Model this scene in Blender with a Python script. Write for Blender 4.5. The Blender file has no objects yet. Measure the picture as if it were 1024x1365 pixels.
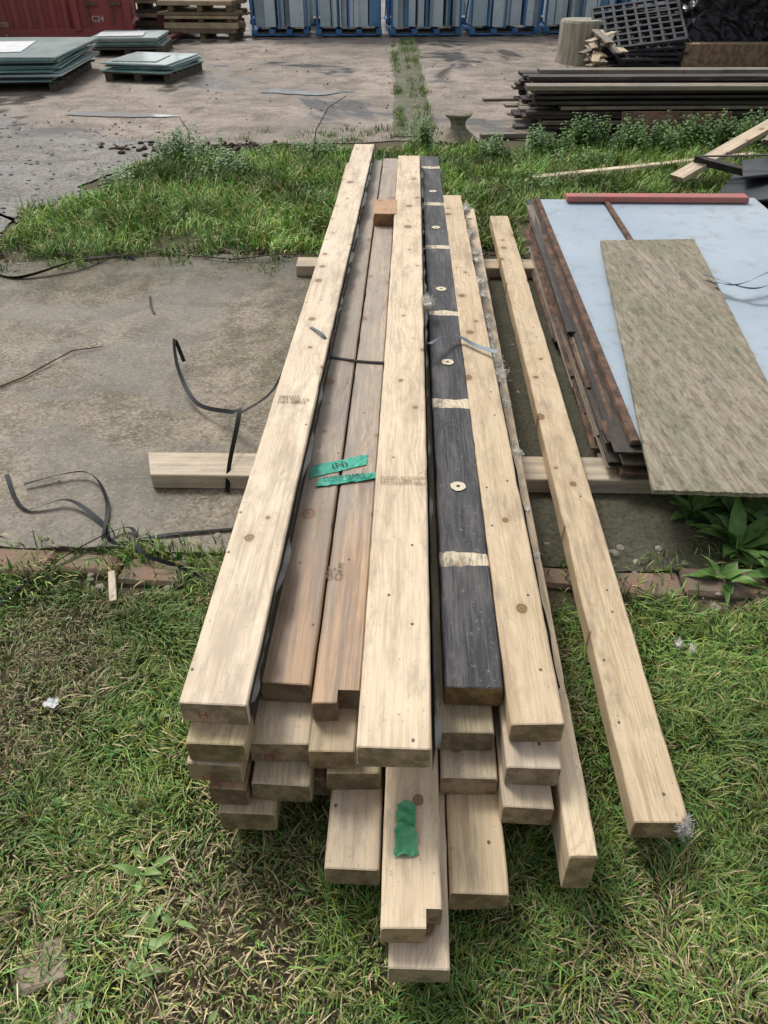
import bpy, bmesh, math, random
import numpy as np
from mathutils import Vector, Matrix, noise as mnoise
random.seed(7); rng=np.random.default_rng(7)
S=bpy.context.scene; C=bpy.context.collection
S.view_settings.view_transform='Standard'
try: S.view_settings.look='None'
except Exception: pass
S.view_settings.exposure=0

# ---------------------------------------------------------------- node helpers
class NT:
    def __init__(s,name):
        s.mat=bpy.data.materials.new(name); s.mat.use_nodes=True
        s.t=s.mat.node_tree; s.t.nodes.clear()
        s.out=s.t.nodes.new('ShaderNodeOutputMaterial')
        s.b=s.t.nodes.new('ShaderNodeBsdfPrincipled')
        s.t.links.new(s.b.outputs[0],s.out.inputs[0])
        s.b.inputs['Specular IOR Level'].default_value=.3
    def put(s,sock,v):
        if isinstance(v,bpy.types.NodeSocket): s.t.links.new(v,sock)
        elif v is not None:
            if isinstance(v,(tuple,list)) and len(v)==3 and sock.type=='RGBA': v=(*v,1)
            sock.default_value=v
    def n(s,t,ins={},**a):
        x=s.t.nodes.new('ShaderNode'+t)
        for k,v in a.items(): setattr(x,k,v)
        for k,v in ins.items(): s.put(x.inputs[k],v)
        return x
    def m(s,op,a,b=None,c=None,clamp=False):
        x=s.n('Math',{},operation=op,use_clamp=clamp)
        s.put(x.inputs[0],a)
        if b is not None: s.put(x.inputs[1],b)
        if c is not None: s.put(x.inputs[2],c)
        return x.outputs[0]
    def mix(s,f,a,b,mode='MIX'):
        x=s.n('Mix',{},data_type='RGBA',blend_type=mode)
        s.put(x.inputs[0],f); s.put(x.inputs[6],a); s.put(x.inputs[7],b)
        return x.outputs[2]
    def mr(s,v,a,b,c=0.,d=1.):
        x=s.n('MapRange',{'Value':v,'From Min':a,'From Max':b,'To Min':c,'To Max':d}); x.interpolation_type='SMOOTHSTEP'
        return x.outputs[0]
    def noise(s,vec,scale,detail=4,rough=.55,dist=0.):
        x=s.n('TexNoise',{'Vector':vec,'Scale':scale,'Detail':min(detail,4),'Roughness':rough,'Distortion':dist}); return x.outputs[0]
    def vmul(s,v,k):
        x=s.n('VectorMath',{},operation='MULTIPLY'); s.put(x.inputs[0],v); s.put(x.inputs[1],k); return x.outputs[0]
    def vadd(s,v,k):
        x=s.n('VectorMath',{},operation='ADD'); s.put(x.inputs[0],v); s.put(x.inputs[1],k); return x.outputs[0]
    def bump(s,h,strength=.3,dist=.01):
        x=s.n('Bump',{'Height':h,'Strength':strength,'Distance':dist}); s.put(s.b.inputs['Normal'],x.outputs[0])
    def fin(s,col,rough=.7,**k):
        s.put(s.b.inputs['Base Color'],col); s.put(s.b.inputs['Roughness'],rough)
        for kk,v in k.items(): s.put(s.b.inputs[kk.replace('_',' ')],v)
        return s.mat

def wood(name,base,dark,stain=(.2,.13,.07),stain_amt=.5,knots=.7,ring=.4,bands=None,rough=.68,grey=0.,near=None,dirt=.4):
    N=NT(name)
    tc=N.n('TexCoord'); o=tc.outputs['Object']; R=N.n('ObjectInfo').outputs['Random']
    R2=N.m('FRACT',N.m('MULTIPLY',R,7.31)); R3=N.m('FRACT',N.m('MULTIPLY',R,23.7))
    off=N.n('CombineXYZ',{0:N.m('MULTIPLY',R2,3.),1:N.m('MULTIPLY',R,40.),2:N.m('MULTIPLY',R3,5.)}).outputs[0]
    p=N.vadd(o,off)
    sep=N.n('SeparateXYZ',{0:o}); x,y,z=sep.outputs
    kp=N.n('SeparateXYZ',{0:p})
    kv=N.n('CombineXYZ',{0:kp.outputs[0],1:N.m('MULTIPLY',kp.outputs[1],.8),2:0.})
    V=N.n('TexVoronoi',{'Vector':kv.outputs[0],'Scale':6.5},voronoi_dimensions='2D')
    d=V.outputs['Distance']; cc=N.n('SeparateColor',{0:V.outputs['Color']})
    has=N.m('GREATER_THAN',cc.outputs[0],1-knots)
    rad=N.m('MULTIPLY_ADD',N.m('MULTIPLY',cc.outputs[1],cc.outputs[1]),.10,.04)
    dn=N.m('DIVIDE',N.m('ADD',d,N.m('MULTIPLY',N.m('SUBTRACT',N.noise(p,35.,1),.5),.03)),rad)
    kmask=N.m('MULTIPLY',N.mr(dn,1.2,.8),has)
    halo=N.m('MULTIPLY',N.m('POWER',2.718,N.m('MULTIPLY',N.m('MULTIPLY',dn,dn),-.2)),has)
    px=N.m('ADD',x,N.m('MULTIPLY',N.m('SUBTRACT',R2,.5),.13)); pz=N.m('ADD',z,N.m('MULTIPLY_ADD',R3,.06,.055))
    wob=N.noise(N.vmul(p,(6.,1.6,6.)),1.,3,.5)
    r=N.m('SQRT',N.m('ADD',N.m('MULTIPLY',px,px),N.m('MULTIPLY',pz,pz)))
    r=N.m('ADD',r,N.m('MULTIPLY',wob,.05)); r=N.m('ADD',r,N.m('MULTIPLY',halo,.015))
    rv=N.m('MULTIPLY_ADD',N.m('SINE',N.m('MULTIPLY',r,1500.)),.5,.5)
    rv=N.m('POWER',rv,2.2)
    fib=N.noise(N.vmul(p,(260.,5.,260.)),1.,2,.6)
    fib2=N.noise(N.vmul(p,(55.,1.7,55.)),1.,3,.65)
    cl=N.noise(N.vmul(p,(7.,3.5,7.)),1.,3,.68,.6)
    col=N.mix(N.m('MULTIPLY',N.m('MULTIPLY',rv,N.mr(wob,.4,.6,.35,1.)),ring),base,dark)
    col=N.mix(N.mr(fib,.42,.7,0,.4),col,dark)
    col=N.mix(N.mr(fib2,.5,.78,0,.6),col,tuple(c*.7 for c in dark))
    col=N.mix(N.mr(cl,.5,.3,0,.45),col,tuple(min(1,c*1.15+.02) for c in base))
    st=N.noise(N.vmul(p,(14.,2.,14.)),1.,4,.7)
    col=N.mix(N.mr(st,.48,.7,0,stain_amt),col,stain)
    gd=N.noise(N.vadd(N.vmul(p,(18.,5.,18.)),(3,3,3)),1.,4,.75)
    col=N.mix(N.mr(gd,.50,.70,0,dirt),col,(.22,.185,.14))
    if grey: col=N.mix(N.mr(fib2,.36,.6,0,grey),col,(.28,.25,.21))
    if near:
        col=N.mix(N.mr(N.m('ADD',y,N.m('MULTIPLY',cl,1.2)),-.6,-1.8,0,.65),col,N.mix(N.mr(fib2,.35,.65),near,tuple(c*.4 for c in near)))
    sp=N.noise(p,70.,3,.75); col=N.mix(N.mr(sp,.64,.72,0,.5),col,(.09,.065,.045))
    V2=N.n('TexVoronoi',{'Vector':kv.outputs[0],'Scale':17.},voronoi_dimensions='2D'); c2=N.n('SeparateColor',{0:V2.outputs['Color']})
    pin=N.m('MULTIPLY',N.mr(V2.outputs['Distance'],.075,.05),N.m('GREATER_THAN',c2.outputs[0],.9))
    col=N.mix(N.m('MULTIPLY',pin,.85),col,(.05,.035,.025))
    col=N.mix(N.m('MULTIPLY',halo,.4),col,tuple(c*.75 for c in dark))
    krg=N.m('MULTIPLY_ADD',N.m('SINE',N.m('MULTIPLY',dn,11.)),.25,.5)
    kc=N.mix(krg,(.34,.19,.085),(.10,.05,.025))
    kc=N.mix(N.mr(dn,1.05,.9,.8,0),kc,(.06,.03,.018))
    col=N.mix(N.m('MULTIPLY',kmask,.88),col,kc)
    ny=N.m('ABSOLUTE',N.n('SeparateXYZ',{0:tc.outputs['Normal']}).outputs[1])
    endc=N.mix(N.mr(gd,.4,.6),tuple(c*.9 for c in dark),tuple(c*.38 for c in dark))
    endc=N.mix(N.m('MULTIPLY',rv,.45),endc,tuple(c*.4 for c in dark))
    endc=N.mix(N.mr(st,.5,.7,0,.5),endc,(.10,.095,.04))
    col=N.mix(N.mr(ny,.55,.8,0,.92),col,endc)
    hsv=N.n('HueSaturation',{'Color':col,'Value':N.m('MULTIPLY_ADD',R3,.24,.90),'Saturation':N.m('MULTIPLY_ADD',R2,.25,.84)}); col=hsv.outputs[0]
    if bands:
        acc=None
        e=N.m('MULTIPLY',N.m('SUBTRACT',N.noise(N.vmul(o,(14.,30.,14.)),1.,3,.6),.5),.05)
        yy=N.m('ADD',y,e)
        for b,hw in bands:
            q=N.m('LESS_THAN',N.m('ABSOLUTE',N.m('SUBTRACT',yy,b)),hw)
            acc=q if acc is None else N.m('MAXIMUM',acc,q)
        up=N.mr(z,.0,.02)
        acc=N.m('MULTIPLY',acc,up)
        pit=N.mix(fib2,(.012,.012,.014),(.05,.05,.055)); pit=N.mix(N.m('MULTIPLY',rv,.35),pit,(.08,.078,.08))
        pit=N.mix(N.mr(fib,.5,.66,0,.6),pit,(.13,.125,.12))
        pit=N.mix(N.mr(st,.46,.68,0,.8),pit,(.13,.12,.11))
        pit=N.mix(N.mr(sp,.6,.68,0,.7),pit,(.24,.21,.17))
        pale=N.mix(rv,(.70,.60,.44),(.54,.42,.27)); pale=N.mix(N.mr(gd,.46,.62,0,.7),pale,(.08,.07,.055))
        pit=N.mix(acc,pit,pale)
        col=N.mix(N.mr(ny,.55,.8,0,1.),pit,col)
    N.bump(fib,.35,.0015)
    return N.fin(col,N.mr(st,.4,.7,rough,rough-.14))

def plain(name,col,var=.25,scale=8.,rough=.7,metal=0.,bump=.2,col2=None):
    N=NT(name); o=N.n('TexCoord').outputs['Object']
    f=N.noise(o,scale,4,.62); g=N.noise(o,scale*7,2,.6)
    c=N.mix(N.mr(f,.3,.72),col,col2 or tuple(k*(1-var) for k in col)); c=N.mix(N.mr(g,.5,.75,0,.3),c,tuple(k*.6 for k in col))
    if bump>.3: N.bump(g,bump,.004)
    return N.fin(c,rough,Metallic=metal)

M={}
M['pale']=wood('pale_pine',(.71,.565,.385),(.46,.325,.185),stain=(.35,.25,.155),stain_amt=.6,ring=.45)
M['pale2']=wood('weathered_pine',(.60,.475,.32),(.38,.275,.16),stain=(.22,.165,.11),stain_amt=.6,grey=.3)
M['brown']=wood('wet_brown_pine',(.43,.335,.24),(.24,.165,.105),stain=(.13,.095,.07),stain_amt=.8,ring=.5,grey=.55,rough=.48,near=(.48,.26,.11),dirt=.6)
M['treated']=wood('treated_pine',(.50,.40,.24),(.30,.22,.11),stain=(.14,.11,.06),stain_amt=.6,ring=.6)
M['block']=wood('reddish_block',(.46,.27,.14),(.36,.17,.08),stain=(.2,.1,.05),stain_amt=.4)
EY=3.415
M['black']=wood('bitumen_painted_pine',(.40,.27,.12),(.30,.19,.075),bands=[(y-EY,w) for y,w in ((1.495,.026),(2.30,.030),(3.06,.022),(3.88,.022),(4.62,.028),(5.45,.03))],rough=.6)
M['oldwood']=wood('old_grey_wood',(.26,.22,.165),(.14,.11,.08),stain=(.07,.06,.04),stain_amt=.7)
M['darkwood']=wood('dark_stained_wood',(.055,.045,.038),(.02,.017,.014),stain=(.13,.11,.09),stain_amt=.6,knots=.1,dirt=.2)
M['membrane']=plain('black_membrane',(.014,.014,.015),.4,20,.5)
M['strap']=plain('plastic_strap',(.008,.009,.011),.3,10,.6)
M['strapgrey']=plain('steel_strap',(.13,.17,.20),.3,10,.45,.2)

# ---------------------------------------------------------------- mesh helpers
def link(ob,parent=None):
    C.objects.link(ob)
    if parent: ob.parent=parent
    return ob
def obj_from_bm(bm,name,mats,loc=(0,0,0),rot=(0,0,0),parent=None,smooth=False):
    me=bpy.data.meshes.new(name); bm.to_mesh(me); bm.free()
    for m in (mats if isinstance(mats,(list,tuple)) else [mats]): me.materials.append(m)
    if smooth:
        for p in me.polygons: p.use_smooth=True
    ob=bpy.data.objects.new(name,me); ob.location=loc; ob.rotation_euler=rot
    return link(ob,parent)
class MB:
    def __init__(s): s.bm=bmesh.new()
    def box(s,c,size,rz=0.,mat=0,bev=.004,rx=0.,ry=0.,jit=0.):
        r=bmesh.ops.create_cube(s.bm,size=1)
        vs=r['verts']
        for v in vs:
            v.co=Vector((v.co.x*size[0],v.co.y*size[1],v.co.z*size[2]))
            if jit: v.co+=Vector([random.uniform(-jit,jit) for _ in range(3)])
        fs=list({f for v in vs for f in v.link_faces})
        if bev:
            es=list({e for v in vs for e in v.link_edges})
            rr=bmesh.ops.bevel(s.bm,geom=es,offset=min(bev,min(size)*.3),segments=1,affect='EDGES',profile=.5)
            fs=list(s._island(rr['faces'],fs))
            vs=list({v for f in fs for v in f.verts})
        mt=Matrix.Translation(c)@Matrix.Rotation(rz,4,'Z')@Matrix.Rotation(ry,4,'Y')@Matrix.Rotation(rx,4,'X')
        for v in vs: v.co=mt@v.co
        for f in fs: f.material_index=mat
        return s
    def _island(s,new,old):
        st=[f for f in list(new)+list(old) if f.is_valid]; seen=set(st)
        while st:
            f=st.pop()
            for e in f.edges:
                for g in e.link_faces:
                    if g not in seen: seen.add(g); st.append(g)
        return seen
    def cyl(s,c,r1,r2,h,seg=20,mat=0):
        r=bmesh.ops.create_cone(s.bm,cap_ends=True,segments=seg,radius1=r1,radius2=r2,depth=h)
        for v in r['verts']: v.co+=Vector(c)
        for f in {f for v in r['verts'] for f in v.link_faces}: f.material_index=mat
        return s
    def done(s,name,mats,**k): return obj_from_bm(s.bm,name,mats,**k)

def plank(name,n,f,ztop,w,t,mat,ztf=None,bow=.004,seg=24,notch=None,skew=0.):
    """n,f = (x,y) of the centre line at near and far end"""
    ztf=ztop if ztf is None else ztf
    a=Vector((n[0],n[1],ztop-t/2)); b=Vector((f[0],f[1],ztf-t/2)); L=(b-a).length
    bm=bmesh.new(); sd=random.uniform(0,99)
    ch=.005
    hw,ht=w/2,t/2
    prof=[(-hw+ch,-ht),(hw-ch,-ht),(hw,-ht+ch),(hw,ht-ch),(hw-ch*.4,ht-ch*.4),(hw-ch,ht),(-hw+ch,ht),(-hw+ch*.4,ht-ch*.4),(-hw,ht-ch),(-hw,-ht+ch)]
    rings=[]
    ys=[-L/2,-L/2+.003]+[-L/2+L*i/seg for i in range(1,seg)]+[L/2-.003,L/2]
    b1=random.uniform(-bow,bow); b2=random.uniform(-bow,bow)*.5; sk=random.uniform(-.03,.03)+skew
    for i,y in enumerate(ys):
        u=y/(L/2); k=.97 if i in (0,len(ys)-1) else 1
        dx=b1*(1-u*u); dz=b2*(1-u*u)
        ring=[]
        for (x,z) in prof:
            j=mnoise.noise(Vector((x*30+sd,y*14,z*30)))*.0014
            if seg>40 and abs(abs(x)-hw)<ch and z>0:
                cpn=mnoise.noise(Vector((y*7+sd,x*40,3))); j-=max(0,cpn-.3)*.010*(1 if x>0 else -1)
            yo=0
            if i in (0,1): yo=mnoise.noise(Vector((x*25+sd,0,z*25)))*.004+x*sk
            ring.append(bm.verts.new(((x+j)*k+dx,y+yo,(z+min(j,.002))*(k if k==1 else .95)+dz)))
        rings.append(ring)
    for r0,r1 in zip(rings,rings[1:]):
        for i in range(len(prof)):
            j=(i+1)%len(prof); bm.faces.new((r0[i],r0[j],r1[j],r1[i]))
    bm.faces.new(rings[0][::-1]); bm.faces.new(rings[-1])
    bmesh.ops.recalc_face_normals(bm,faces=bm.faces)
    d=b-a
    ob=obj_from_bm(bm,name,mat,loc=(a+b)/2,rot=(math.asin(d.z/L),0,-math.atan2(d.x,d.y)))
    if notch:
        sx,nw,nl,nz0=notch
        cut=MB().box((sx*(hw-nw/2+.01),-L/2+nl/2-.01,nz0+.1),(nw+.02,nl+.02,.2),bev=0).done('cut',mat)
        cut.parent=ob
        bpy.context.view_layer.update()
        md=ob.modifiers.new('b','BOOLEAN'); md.object=cut; md.operation='DIFFERENCE'; md.solver='EXACT'
        dg=bpy.context.evaluated_depsgraph_get()
        me=bpy.data.meshes.new_from_object(ob.evaluated_get(dg)); ob.modifiers.clear(); ob.data=me
        bpy.data.objects.remove(cut,do_unlink=True)
    return ob

T=.065
P=[ # near, far, ztop, w, mat, notch
 ((-.388,.957),(-.381,5.80),.395,.142,'pale',None),
 ((-.382,.908),(-.430,5.55),.33,.122,'treated',None),
 ((-.393,.903),(-.425,5.5),.265,.115,'pale2',None),
 ((-.370,.889),(-.41,5.5),.20,.082,'brown',None),
 ((-.333,.872),(-.37,5.4),.135,.124,'treated',None),
 ((-.261,1.067),(-.303,5.62),.33,.114,'brown',None),
 ((-.264,.958),(-.30,5.5),.265,.130,'pale2',None),
 ((-.259,.902),(-.29,5.4),.20,.130,'treated',None),
 ((-.21,.96),(-.25,5.4),.135,.10,'brown',None),
 ((-.146,1.02),(-.190,5.68),.33,.104,'brown',(1,.05,.035,-.04)),
 ((-.150,.945),(-.19,5.5),.265,.100,'pale2',None),
 ((-.105,.936),(-.15,5.4),.20,.118,'treated',None),
 ((-.097,.76),(-.14,5.3),.135,.113,'pale2',None),
 ((-.017,.868),(-.062,5.48),.395,.146,'pale',None),
 ((-.022,1.04),(-.06,5.5),.33,.126,'pale2',None),
 ((-.03,1.02),(-.07,5.4),.265,.12,'pale2',None),
 ((.024,.624),(-.02,5.1),.20,.114,'pale',(1,.03,.035,-.04)),
 ((.040,.581),(0,4.9),.135,.114,'pale',None),
 ((.152,1.073),(.079,5.76),.33,.129,'black',None),
 ((.132,1.004),(.08,5.6),.265,.130,'treated',None),
 ((.145,.936),(.09,5.4),.20,.124,'pale2',None),
 ((.159,.721),(.11,5.2),.135,.118,'pale',None),
 ((.280,.985),(.207,4.808),.33,.114,'pale',None),
 ((.273,.923),(.215,4.78),.265,.114,'pale2',None),
 ((.263,.872),(.21,4.75),.20,.106,'pale2',None),
 ((.272,1.0),(.22,4.7),.135,.10,'brown',None),
]
for (n,f,z,w,m,no) in P: plank('timber_plank',n,f,z,w,T-.001,M[m],notch=no,bow=.004 if m in('pale','pale2') else .002,seg=90)
plank('timber_plank',(.361,.77),(.335,4.99),.2,.058,.128,M['pale'],seg=90)
plank('timber_plank',(.555,.888),(.531,5.06),.137,.118,T,M['pale'],bow=.006,seg=90)
plank('timber_bearer',(-.96,2.27),(.93,2.31),.073,.15,.062,M['pale2'],skew=.35)
plank('timber_bearer',(-.69,4.36),(.72,4.38),.073,.15,.062,M['pale2'])
plank('timber_offcut',(-.168,4.20),(-.176,4.46),.398,.122,.066,M['block'],seg=8)

Np=NT('pale_plug'); o=Np.n('TexCoord').outputs['Object']; L=Np.n('VectorMath',{0:o},operation='LENGTH').outputs['Value']
sn=Np.m('MULTIPLY_ADD',Np.m('SINE',Np.m('MULTIPLY',L,900.)),.5,.5)
c=Np.mix(sn,(.78,.70,.55),(.60,.48,.32)); c=Np.mix(Np.mr(L,.0065,.005),c,(.01,.01,.01)); M['plug']=Np.fin(c,.7)
def ex(y): return .152+(.079-.152)*(y-1.073)/(5.76-1.073)
for y in (1.814,2.608,3.324,4.187,4.875,5.42):
    bm=bmesh.new(); vs=[]
    for i in range(26):
        a=i/26*6.283; rr=.0235*(1+.08*random.uniform(-1,1)); vs.append(bm.verts.new((math.cos(a)*rr,math.sin(a)*rr,0)))
    bm.faces.new(vs); obj_from_bm(bm,'bolt_hole_washer',M['plug'],loc=(ex(y)+.002,y,.3335))

def membrane(name,n,f,zc,hh,jag=.012,lap=.006):
    bm=bmesh.new(); K=260; sd=random.uniform(0,50); prev=None
    for i in range(K+1):
        u=i/K; x=n[0]+(f[0]-n[0])*u; y=n[1]+(f[1]-n[1])*u
        top=zc+hh/2+mnoise.noise(Vector((y*9,sd,0)))*jag; bot=zc-hh/2+mnoise.noise(Vector((y*5,sd,9)))*jag
        xo=abs(mnoise.noise(Vector((y*5,sd,3)))+.4*mnoise.noise(Vector((y*17,sd,3))))*lap
        a=bm.verts.new((x,y,bot)); b=bm.verts.new((x+.002,y,top-.004)); c_=bm.verts.new((x+.003+xo*1.4,y,top+.001))
        if prev: bm.faces.new((prev[0],a,b,prev[1])); bm.faces.new((prev[1],b,c_,prev[2]))
        prev=(a,b,c_)
    return obj_from_bm(bm,name,M['membrane'])
membrane('damp_proof_membrane_strip',(-.3135,.965),(-.3075,5.7),.355,.075,lap=.018)
membrane('damp_proof_membrane_strip',(.0605,.875),(.0150,5.4),.352,.078,lap=.014)
membrane('damp_proof_membrane_strip',(.341,1.1),(.267,4.7),.28,.05,lap=.003)

# ---------------------------------------------------------------- straps
def strap(name,pts,w=.012,mat='strap',flat=True,tw=0.):
    pts=[Vector(p) for p in pts]; P_=[]
    n=len(pts)
    for i in range(n-1):
        p0=pts[max(i-1,0)];p1=pts[i];p2=pts[i+1];p3=pts[min(i+2,n-1)]
        for k in range(10):
            t=k/10; P_.append(.5*((2*p1)+(-p0+p2)*t+(2*p0-5*p1+4*p2-p3)*t*t+(-p0+3*p1-3*p2+p3)*t**3))
    P_.append(pts[-1])
    bm=bmesh.new(); prev=None
    for i,p in enumerate(P_):
        d=(P_[min(i+1,len(P_)-1)]-P_[max(i-1,0)]).normalized()
        s_=d.cross(Vector((0,0,1))); s_=s_.normalized() if s_.length>1e-4 else Vector((1,0,0))
        up=s_.cross(d)
        an=tw*math.sin(i*.13); s2=(s_*math.cos(an)+up*math.sin(an))*w/2
        a=bm.verts.new(p-s2); b=bm.verts.new(p+s2)
        if prev: bm.faces.new((prev[0],prev[1],b,a))
        prev=(a,b)
    ob=obj_from_bm(bm,name,M[mat]); md=ob.modifiers.new('s','SOLIDIFY'); md.thickness=.0012; return ob
strap('packing_strap',[(-1.5,2.25,.02),(-1.35,2.05,.02),(-1.2,2.08,.04),(-1.05,1.98,.02),(-.97,1.88,.015),(-.8,1.93,.02),(-.5,1.99,.02)],.017,tw=.6)
strap('packing_strap',[(-1.06,3.16,.03),(-1.10,3.2,.12),(-1.02,2.95,.1),(-.9,2.75,.05),(-.72,2.6,.10),(-.66,2.5,.16),(-.655,2.25,.09),(-.655,2.17,.02)],.018,tw=.9)
strap('packing_strap',[(-.68,2.55,.12),(-.55,2.58,.2),(-.465,2.62,.34)],.016)
strap('packing_strap',[(-.32,2.63,.334),(-.2,2.60,.335),(-.1,2.59,.335)],.018,tw=.2)
strap('packing_strap',[(-2.6,4.4,.02),(-2.3,4.18,.02),(-2.0,4.35,.06),(-1.85,4.55,.02),(-1.7,4.5,.02)],.03,tw=.8)
strap('packing_strap',[(-1.25,1.55,.02),(-1.1,1.78,.04),(-.95,1.95,.03),(-.85,1.80,.05),(-.7,1.75,.03),(-.55,1.68,.02)],.014,tw=.9)
strap('packing_strap',[(-1.4,2.18,.03),(-1.2,2.25,.04),(-1.07,2.1,.03),(-1.02,1.9,.02)],.014,tw=.9)
strap('steel_band',[(-.40,2.75,.4),(-.34,2.66,.405),(-.3,2.62,.335)],.012,'strapgrey')
strap('steel_band',[(.06,2.62,.40),(.1,2.70,.385),(.17,2.78,.36),(.24,2.72,.35),(.32,2.64,.36)],.018,'strapgrey',tw=.4)
strap('steel_band',[(1.45,3.65,.26),(1.55,3.6,.27),(1.75,3.72,.30),(2.0,3.9,.3),(2.3,3.9,.25)],.026,'strapgrey',tw=.7)
strap('steel_band',[(1.43,3.75,.26),(1.6,3.55,.27),(1.85,3.65,.30),(2.2,3.6,.25)],.022,'strapgrey',tw=.7)
strap('packing_strap',[(-1.45,3.95,.018),(-1.4,3.8,.025),(-1.36,3.72,.018)],.012)

# ---------------------------------------------------------------- tapes / tag / stamps
M['green']=plain('green_tape',(.05,.42,.28),.35,30,.4,col2=(.03,.30,.21)); M['greentag']=plain('green_tag',(.06,.30,.14),.35,20,.3,col2=(.14,.34,.18))
def sheet(name,quad,z,mat,n=14,amp=.002,parent=None,edge=.002):
    bm=bmesh.new(); q=[Vector((a,b,0)) for a,b in quad]; g=[]
    sd=random.uniform(0,50)
    for i in range(n+1):
        row=[]
        for j in range(n+1):
            u,v=i/n,j/n
            p=q[0]*(1-u)*(1-v)+q[1]*u*(1-v)+q[2]*u*v+q[3]*(1-u)*v
            if i in(0,n) or j in (0,n): p+=Vector((mnoise.noise(p*60+Vector((sd,0,0))),mnoise.noise(p*60+Vector((0,sd,0))),0))*edge
            p.z=z+abs(mnoise.noise(Vector((p.x*35+sd,p.y*35,0))))*amp
            row.append(bm.verts.new(p))
        g.append(row)
    for i in range(n):
        for j in range(n): bm.faces.new((g[i][j],g[i+1][j],g[i+1][j+1],g[i][j+1]))
    return obj_from_bm(bm,name,mat,parent=parent)
t1=sheet('green_tape',[(-.302,1.836),(-.134,1.915),(-.132,1.972),(-.298,1.903)],.332,M['green'],amp=.004,edge=.004)
t2=sheet('green_tape',[(-.275,1.79),(-.097,1.840),(-.097,1.872),(-.272,1.835)],.334,M['green'],amp=.008,edge=.004)
tag=sheet('green_tag',[(-.014,.755),(.036,.758),(.028,.868),(-.008,.868)],.203,M['greentag'],amp=.022,edge=.006)
ink=plain('stamp_ink',(.24,.17,.10),.2,50,.8); redink=plain('red_ink',(.33,.08,.05),.2,50,.8); blackink=plain('marker_ink',(.02,.03,.04),.2,50,.8)
def text(name,s,loc,size,mat,rot=(0,0,0)):
    cu=bpy.data.curves.new(name,'FONT'); cu.body=s; cu.size=size; cu.space_line=.9
    tmp=bpy.data.objects.new(name+'_t',cu); C.objects.link(tmp); bpy.context.view_layer.update()
    me=bpy.data.meshes.new_from_object(tmp.evaluated_get(bpy.context.evaluated_depsgraph_get())); bpy.data.objects.remove(tmp,do_unlink=True)
    me.materials.clear(); me.materials.append(mat); ob=bpy.data.objects.new(name,me); ob.location=loc; ob.rotation_euler=rot; return link(ob)
text('grading_stamp','PLANED BY GRADER\nC24 M 15 8866 CE\nDRY GRADED 08025',(-.085,1.755,.3985),.0145,ink)
text('grading_stamp','0802515\nC24 M15 CE\nDRY 08025',(-.442,2.20,.3985),.020,ink)
text('grading_stamp','OPC\nC24 M',(-.19,1.40,.3335),.024,ink,(0,0,1.5))
text('marker_writing','(N)',(-.235,1.885,.3372),.036,blackink,(0,0,.4)); text('marker_writing','MARK NARA',(-.255,1.815,.343),.022,blackink,(0,0,.22))
text('red_mark','H:',(-.42,.947,.36),.03,redink,(1.5708,0,0)); text('red_mark','H :',(-.30,.9505,.215),.034,redink,(1.5708,0,0)); text('red_mark','H:.',(-.42,.8935,.215),.032,redink,(1.5708,0,0))

def strands(name,centres,col,n=500,ln=.05,w=.0008,core=.5):
    V_=[];F_=[]
    for (cx,cy,cz,r) in centres:
        for _ in range(int(n*min(1.3,r/.02)) if n>0 else 0):
            p=Vector((cx,cy,cz))+Vector([random.gauss(0,r*.42),random.gauss(0,r*.75),random.gauss(0,r*.4)]); d=Vector([random.gauss(0,1),random.gauss(0,1.3),random.gauss(0,1)]).normalized()
            i0=len(V_)
            for k in range(5):
                s_=Vector([random.gauss(0,1) for _ in range(3)]).normalized()*w
                V_+= [p-s_,p+s_]; d=(d+Vector([random.gauss(0,.6) for _ in range(3)])).normalized(); p=p+d*ln/5*min(1,r*25)
            for k in range(4): F_.append((i0+2*k,i0+2*k+1,i0+2*k+3,i0+2*k+2))
        bm=bmesh.new(); bmesh.ops.create_icosphere(bm,subdivisions=3,radius=r*core); bm.verts.ensure_lookup_table()
        i0=len(V_); ang=random.uniform(-.4,.4)
        for v in bm.verts:
            q=v.co*(1+1.3*mnoise.fractal(v.co*60+Vector((cx*99,cy*99,0)),1,2,3)); q=Vector((q.x,q.y*random.choice([1.9,1.9]),q.z*.8)); q.rotate(Matrix.Rotation(ang,3,'Z')); V_.append(Vector((cx,cy,cz))+q)
        for f in bm.faces: F_.append(tuple(i0+v.index for v in f.verts))
        bm.free()
    me=bpy.data.meshes.new(name); me.from_pydata([tuple(v) for v in V_],[],F_); me.materials.append(col); return link(bpy.data.objects.new(name,me))
M['wool']=plain('wool_fibre',(.80,.76,.68),.2,20,.95,bump=0)
cs=[(.345,1.55,.3,.008),(.343,1.75,.3,.009),(.343,2.05,.3,.015),(.341,2.12,.29,.011)]
yy=2.4
while yy<4.72:
    cs.append((.347-.0176*(yy-1)+random.uniform(-.006,.010),yy,.298+random.uniform(-.03,.025),random.uniform(.007,.026))); yy+=random.choice([.03,.04,.05,.07,.13])
strands('wool_insulation_tufts',cs,M['wool'],260)
strands('wool_insulation_tufts',[(.602,.888,.13,.014),(.606,.90,.118,.013),(.598,.893,.105,.01)],plain('grey_wool',(.6,.57,.53),.2,20,.95,bump=0),500)
strands('wool_insulation_tufts',[(.055,3.0,.400,.024),(.045,3.03,.395,.018)],M['wool'],320)

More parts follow.
